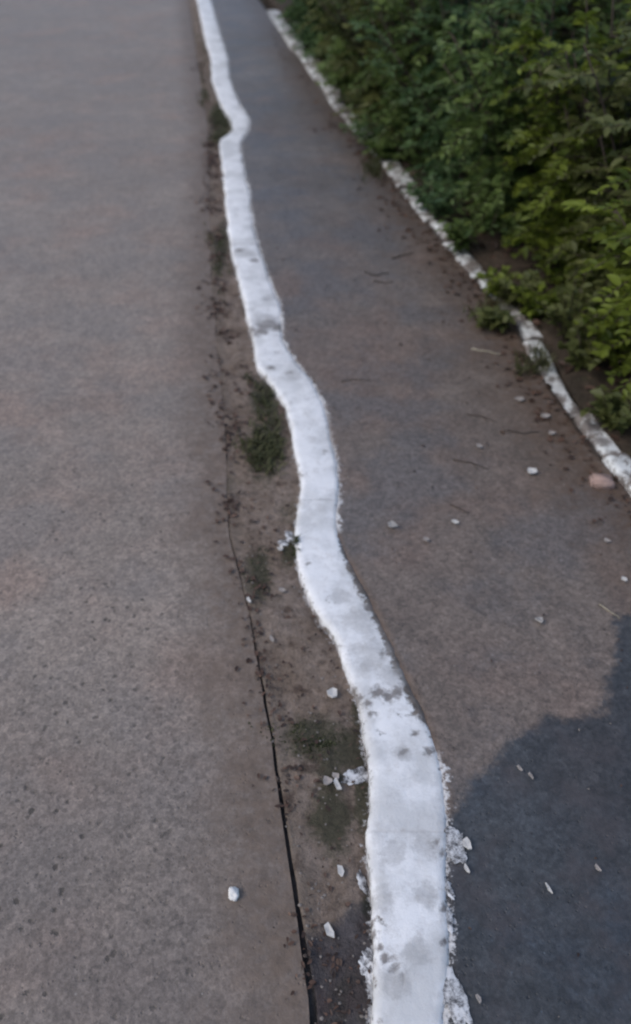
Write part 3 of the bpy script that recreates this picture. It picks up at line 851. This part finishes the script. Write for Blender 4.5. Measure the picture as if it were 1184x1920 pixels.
BACK = [
    (2.9, 1.25, 1.45, 0.5, 'olive', 'taller olive shrub in the second row at the right edge of the photo'),
    (3.8, 1.25, 1.55, 0.55, 'yellow', 'yellowish shrub in the second row above the bright yellow green one'),
    (4.8, 1.25, 1.6, 0.55, 'mid', 'mid green shrub in the second row above the bluish green one'),
    (5.9, 1.25, 1.65, 0.6, 'olive', 'tall dark olive shrub in the second row near the top right corner'),
    (7.1, 1.3, 1.7, 0.6, 'mid', 'tall green shrub in the second row at the top edge, right of middle'),
    (8.4, 1.3, 1.7, 0.65, 'yellow', 'light green shrub in the second row at the top edge of the hedge'),
    (9.9, 1.3, 1.8, 0.65, 'mid', 'furthest second row shrub, dark green at the top edge'),
    (4.3, 2.2, 1.8, 0.7, 'mid', 'tall shrub in the third row glimpsed dark behind the right edge'),
    (6.0, 2.3, 1.9, 0.75, 'mid', 'tall shrub in the third row glimpsed dark in the top right corner'),
    (7.8, 2.4, 1.9, 0.8, 'olive', 'tall shrub in the third row glimpsed through gaps at the top edge'),
]
for i, (y, off, h, sp, kd, lab) in enumerate(BACK):
    shrub('shrub', RR_(y) + off, y, h, sp, kd, lab, nstem=17, ntwig=17, nleaf=20, ls=0.055, parts=0)

# small leafy weeds growing over the garden kerb
def weed(px, py, h, sp, kind, label, n=20, ls=0.046):
    h *= 1.25; sp *= 1.15
    p = G(px, py, 0.03)
    root = empty('weed', (p[0], p[1], 0.02))
    tag(root, label, 'weed', 'weeds along the hedge kerb')
    V, F = [], []
    P, D, U, Ln, T = [], [], [], [], []
    for s in range(n):
        a = random.uniform(0, 2 * math.pi)
        e = Vector((math.cos(a) * sp * random.uniform(0.4, 1), math.sin(a) * sp * random.uniform(0.4, 1), h * random.uniform(0.5, 1)))
        c = Vector((e.x * 0.3, e.y * 0.3, e.z * 0.7))
        pts = [Vector((0, 0, 0)).lerp(c, t).lerp(c.lerp(e, t), t) for t in (0, .25, .5, .75, 1)]
        tube(V, F, pts, [0.003, 0.0026, 0.0022, 0.0017, 0.001], 4)
        tt = random.gauss(0.5, 0.2)
        for k in range(9):
            t = 0.2 + 0.8 * k / 8
            q = Vector((0, 0, 0)).lerp(c, t).lerp(c.lerp(e, t), t)
            aa = random.uniform(0, 6.28)
            P.append(q); D.append((math.cos(aa), math.sin(aa), random.uniform(-0.2, 0.6))); U.append((random.gauss(0, .3), random.gauss(0, .3), 1))
            Ln.append(ls * random.uniform(0.6, 1.3)); T.append(tt + random.gauss(0, 0.12))
    link('stem', mesh_of('stem', V, F), MAT_BARK, root)
    Ln = np.array(Ln)
    me = leaves_mesh('foliage', np.array([tuple(v) for v in P]), np.array(D), np.array(U), Ln, Ln * 0.55, np.array(T))
    o = link('foliage', me, LEAF[kind], root); o['kind'] = 'stuff'
WEEDS = [
    (575, 100, .22, .22, 'teal', 'dark weed spreading onto the pavement by the far white kerb stones'),
    (655, 190, .28, .20, 'mid', 'green weed covering the overgrown gap in the far hedge kerb'),
    (630, 165, .2, .16, 'mid', 'small weed beside the last covered stretch of far kerb'),
    (690, 280, .18, .16, 'teal', 'dark weed in front of the blurred white kerb end'),
    (700, 225, .25, .16, 'mid', 'weed hanging over the kerb just behind the blurred white end'),
    (820, 415, .16, .13, 'teal', 'weed between the second and third white kerb pieces'),
    (862, 470, .14, .10, 'mid', 'small weed before the torn white kerb piece'),
    (960, 568, .10, .09, 'olive', 'pale green weed filling the gap in the near hedge kerb'),
    (925, 610, .05, .07, 'olive', 'low weed on the pavement above the pale dry stalk'),
    (995, 596, .12, .09, 'yellow', 'yellow green weed at the top of the longest white kerb piece'),
    (1090, 690, .14, .12, 'olive', 'low olive weed behind the longest white kerb piece'),
    (1150, 800, .10, .09, 'olive', 'tiny weed at the broken end of the nearest kerb piece'),
]
WEEDS += [(715, 300, .10, .12, 'mid', 'low weed lapping over the kerb below its blurred white end'), (805, 395, .12, .12, 'teal', 'bluish weed at the lower tip of the second white kerb piece'), (930, 552, .08, .07, 'yellow', 'light weed under the torn white kerb piece'), (1060, 640, .22, .16, 'olive', 'bushy weed behind the middle of the longest white kerb piece'), (1150, 690, .2, .16, 'yellow', 'leafy weed at the right edge beneath the nearest shrub')]
for w in WEEDS: weed(*w)

# grass tufts
def tuft(px, py, w, d, n, hgt, label, name='grass_tuft', cat='grass', tint=0.45):
    p = G(px, py, 0)
    s = ppx(p)
    rx = w / 2 / s; ry = d / 2 / (s * math.sin(math.atan2(CAMH, p[1])))
    V, F, T = [], [], []
    cent = [(random.gauss(0, rx * 0.55), random.gauss(0, ry * 0.5)) for _ in range(max(4, n // 14))]
    for i in range(n):
        c = random.choice(cent)
        x = c[0] + random.gauss(0, rx * 0.16); y = c[1] + random.gauss(0, ry * 0.13)
        a = random.uniform(0, 6.28); h = hgt * random.uniform(0.4, 1.2); b = h * random.uniform(0.5, 1.5)
        wd = random.uniform(0.0015, 0.003)
        sx, sy = -math.sin(a) * wd, math.cos(a) * wd
        Y = p[1] + y
        if p[0] < KR(p[1]): x += KL(Y) - KL(p[1])
        X = p[0] + x
        if KL(Y) + 0.01 < X < KR(Y): continue
        z = zat(X, Y) - 0.004
        k = len(V)
        dx, dy = math.cos(a) * b, math.sin(a) * b
        V += [(x - sx, y - sy, z), (x + sx, y + sy, z), (x + dx * .4 + sx, y + dy * .4 + sy, z + h * .7), (x + dx * .4 - sx, y + dy * .4 - sy, z + h * .7), (x + dx, y + dy, z + h * (0.75 if i % 3 else 1))]
        F += [(k, k + 1, k + 2, k + 3), (k + 3, k + 2, k + 4)]
        T += [tint + random.gauss(0, 0.22)] * 5
    me = mesh_of(name, V, F)
    fattr(me, 'tint', np.clip(T, 0, 1))
    o = link(name, me, MAT_GRASS)
    o.location = (p[0], p[1], 0)
    tag(o, label, cat, kind='stuff')
tuft(500, 830, 66, 110, 520, 0.030, 'flattened green grass tuft against the kerb bend at the middle of the verge', tint=0.55)
tuft(498, 745, 40, 70, 200, 0.022, 'thin dark grass in the inner corner of the kerb bend', tint=0.25)
tuft(408, 222, 40, 80, 420, 0.05, 'dark grass tuft in the notch beside the far kerb jog', tint=0.2)
tuft(408, 460, 34, 110, 160, 0.022, 'sparse dull grass along the far verge beside the straight kerb', tint=0.3)
tuft(382, 100, 16, 130, 200, 0.03, 'narrow dark grass along the furthest stretch of kerb', tint=0.15)
tuft(580, 1378, 120, 75, 420, 0.007, 'dark mossy grass patch on the verge beside the chipped kerb stone', tint=0.05)
tuft(485, 1075, 50, 80, 140, 0.007, 'dark low grass right of the upper end of the crack', tint=0.05)
tuft(545, 1030, 22, 40, 60, 0.018, 'tiny dark tuft under the bulging kerb', tint=0.1)
tuft(1000, 700, 60, 60, 160, 0.05, 'loose grass on the pavement side of the longest hedge kerb piece', tint=0.4)
tuft(940, 590, 90, 60, 200, 0.05, 'pale grass in the gap of the near hedge kerb', tint=0.6)
tuft(700, 320, 40, 70, 260, 0.06, 'dark grass at the pavement edge below the blurred kerb end', tint=0.2)

# ---- uncountable bits: leaf litter, gravel
def litter(name, n, sampler, size, tint_mu, mat=None):
    P, D, U, Ln, T = [], [], [], [], []
    while len(P) < n:
        x, y = sampler()
        if KL(y) - 0.005 < x < KR(y) + 0.005: continue
        a = random.uniform(0, 6.28)
        P.append((x, y, zat(x, y) + 0.005)); D.append((math.cos(a), math.sin(a), random.uniform(-0.1, 0.3))); U.append((random.gauss(0, .35), random.gauss(0, .35), 1))
        Ln.append(size * random.uniform(0.4, 1.3) * min(1.0, 0.35 + 0.25 * y)); T.append(random.gauss(tint_mu, 0.25))
    Ln = np.array(Ln)
    me = leaves_mesh(name, np.array(P), np.array(D), np.array(U), Ln, Ln * rng.uniform(0.35, 0.75, len(Ln)), np.array(T))
    o = link(name, me, mat or MAT_LITTER)
    tag(o, kind='stuff')
    return o
def s_verge():
    y = random.uniform(0.35, 5.5) if random.random() < 0.8 else random.uniform(5, 9)
    x = J(y) + random.gauss(0.02, 0.030) + 0.02 * nz(y * 3, 7.7)
    if nz(x * 8, y * 5, 3.0) < -0.05: return KL(y) + 0.02, y
    return min(x, KL(y) - 0.005), y
o = litter('leaf_litter', 1150, s_verge, 0.022, 0.38); tag(o, 'dark brown leaf bits along the road side of the verge', 'leaf litter')
def s_verge2():
    y = random.uniform(0.4, 2.6)
    return random.uniform(J(y), KL(y)), y
o = litter('leaf_litter', 260, s_verge2, 0.018, 0.3); tag(o, 'small brown leaf bits scattered over the near verge', 'leaf litter')
def s_hedge():
    y = random.uniform(1.6, 6) if random.random() < 0.85 else random.uniform(6, 10)
    return RL(y) - abs(random.gauss(0, 0.085)), y
o = litter('leaf_litter', 700, s_hedge, 0.026, 0.4); tag(o, 'reddish brown leaf litter on the pavement along the hedge kerb', 'leaf litter')
def s_bed():
    y = random.uniform(1.4, 8)
    return RR_(y) + abs(random.gauss(0, 0.35)), y
o = litter('leaf_litter', 1300, s_bed, 0.04, 0.25); tag(o, 'dead leaves on the soil beneath the hedge', 'leaf litter')
def s_pave():
    y = random.uniform(0.4, 5)
    return random.uniform(KR(y), RL(y)), y
o = litter('leaf_litter', 170, s_pave, 0.013, 0.2); tag(o, 'sparse dark leaf specks over the pavement', 'leaf litter')

def gravel(name, n, sampler, size, mat, label):
    base = bmesh.new(); bmesh.ops.create_icosphere(base, subdivisions=1, radius=1)
    bv = np.array([tuple(v.co) for v in base.verts]); bf = [tuple(v.index for v in f.verts) for f in base.faces]
    base.free()
    V, F = [], []
    while len(V) < n * len(bv):
        x, y = sampler()
        if KL(y) - 0.004 < x < KR(y) + 0.004: continue
        s = size * random.uniform(0.4, 1.3)
        k = len(V)
        sc = np.array([random.uniform(0.7, 1.3), random.uniform(0.7, 1.3), random.uniform(0.4, 0.8)]) * s
        jit = 1 + rng.uniform(-0.25, 0.25, (len(bv), 1))
        z = zat(x, y) + s * 0.2
        V += [tuple(v) for v in bv * sc * jit + np.array([x, y, z])]
        F += [tuple(i + k for i in f) for f in bf]
    o = link(name, mesh_of(name, V, F, False), mat)
    tag(o, label, 'gravel', kind='stuff')
gravel('gravel', 260, s_verge2, 0.0028, MAT_GRIT, 'fine grey grit scattered over the verge')
gravel('gravel', 200, s_verge, 0.004, MAT_TWIG_CRACK, 'dark crumbs along the road edge')
gravel('gravel', 160, s_pave, 0.003, MAT_GRIT, 'fine grit on the pavement')
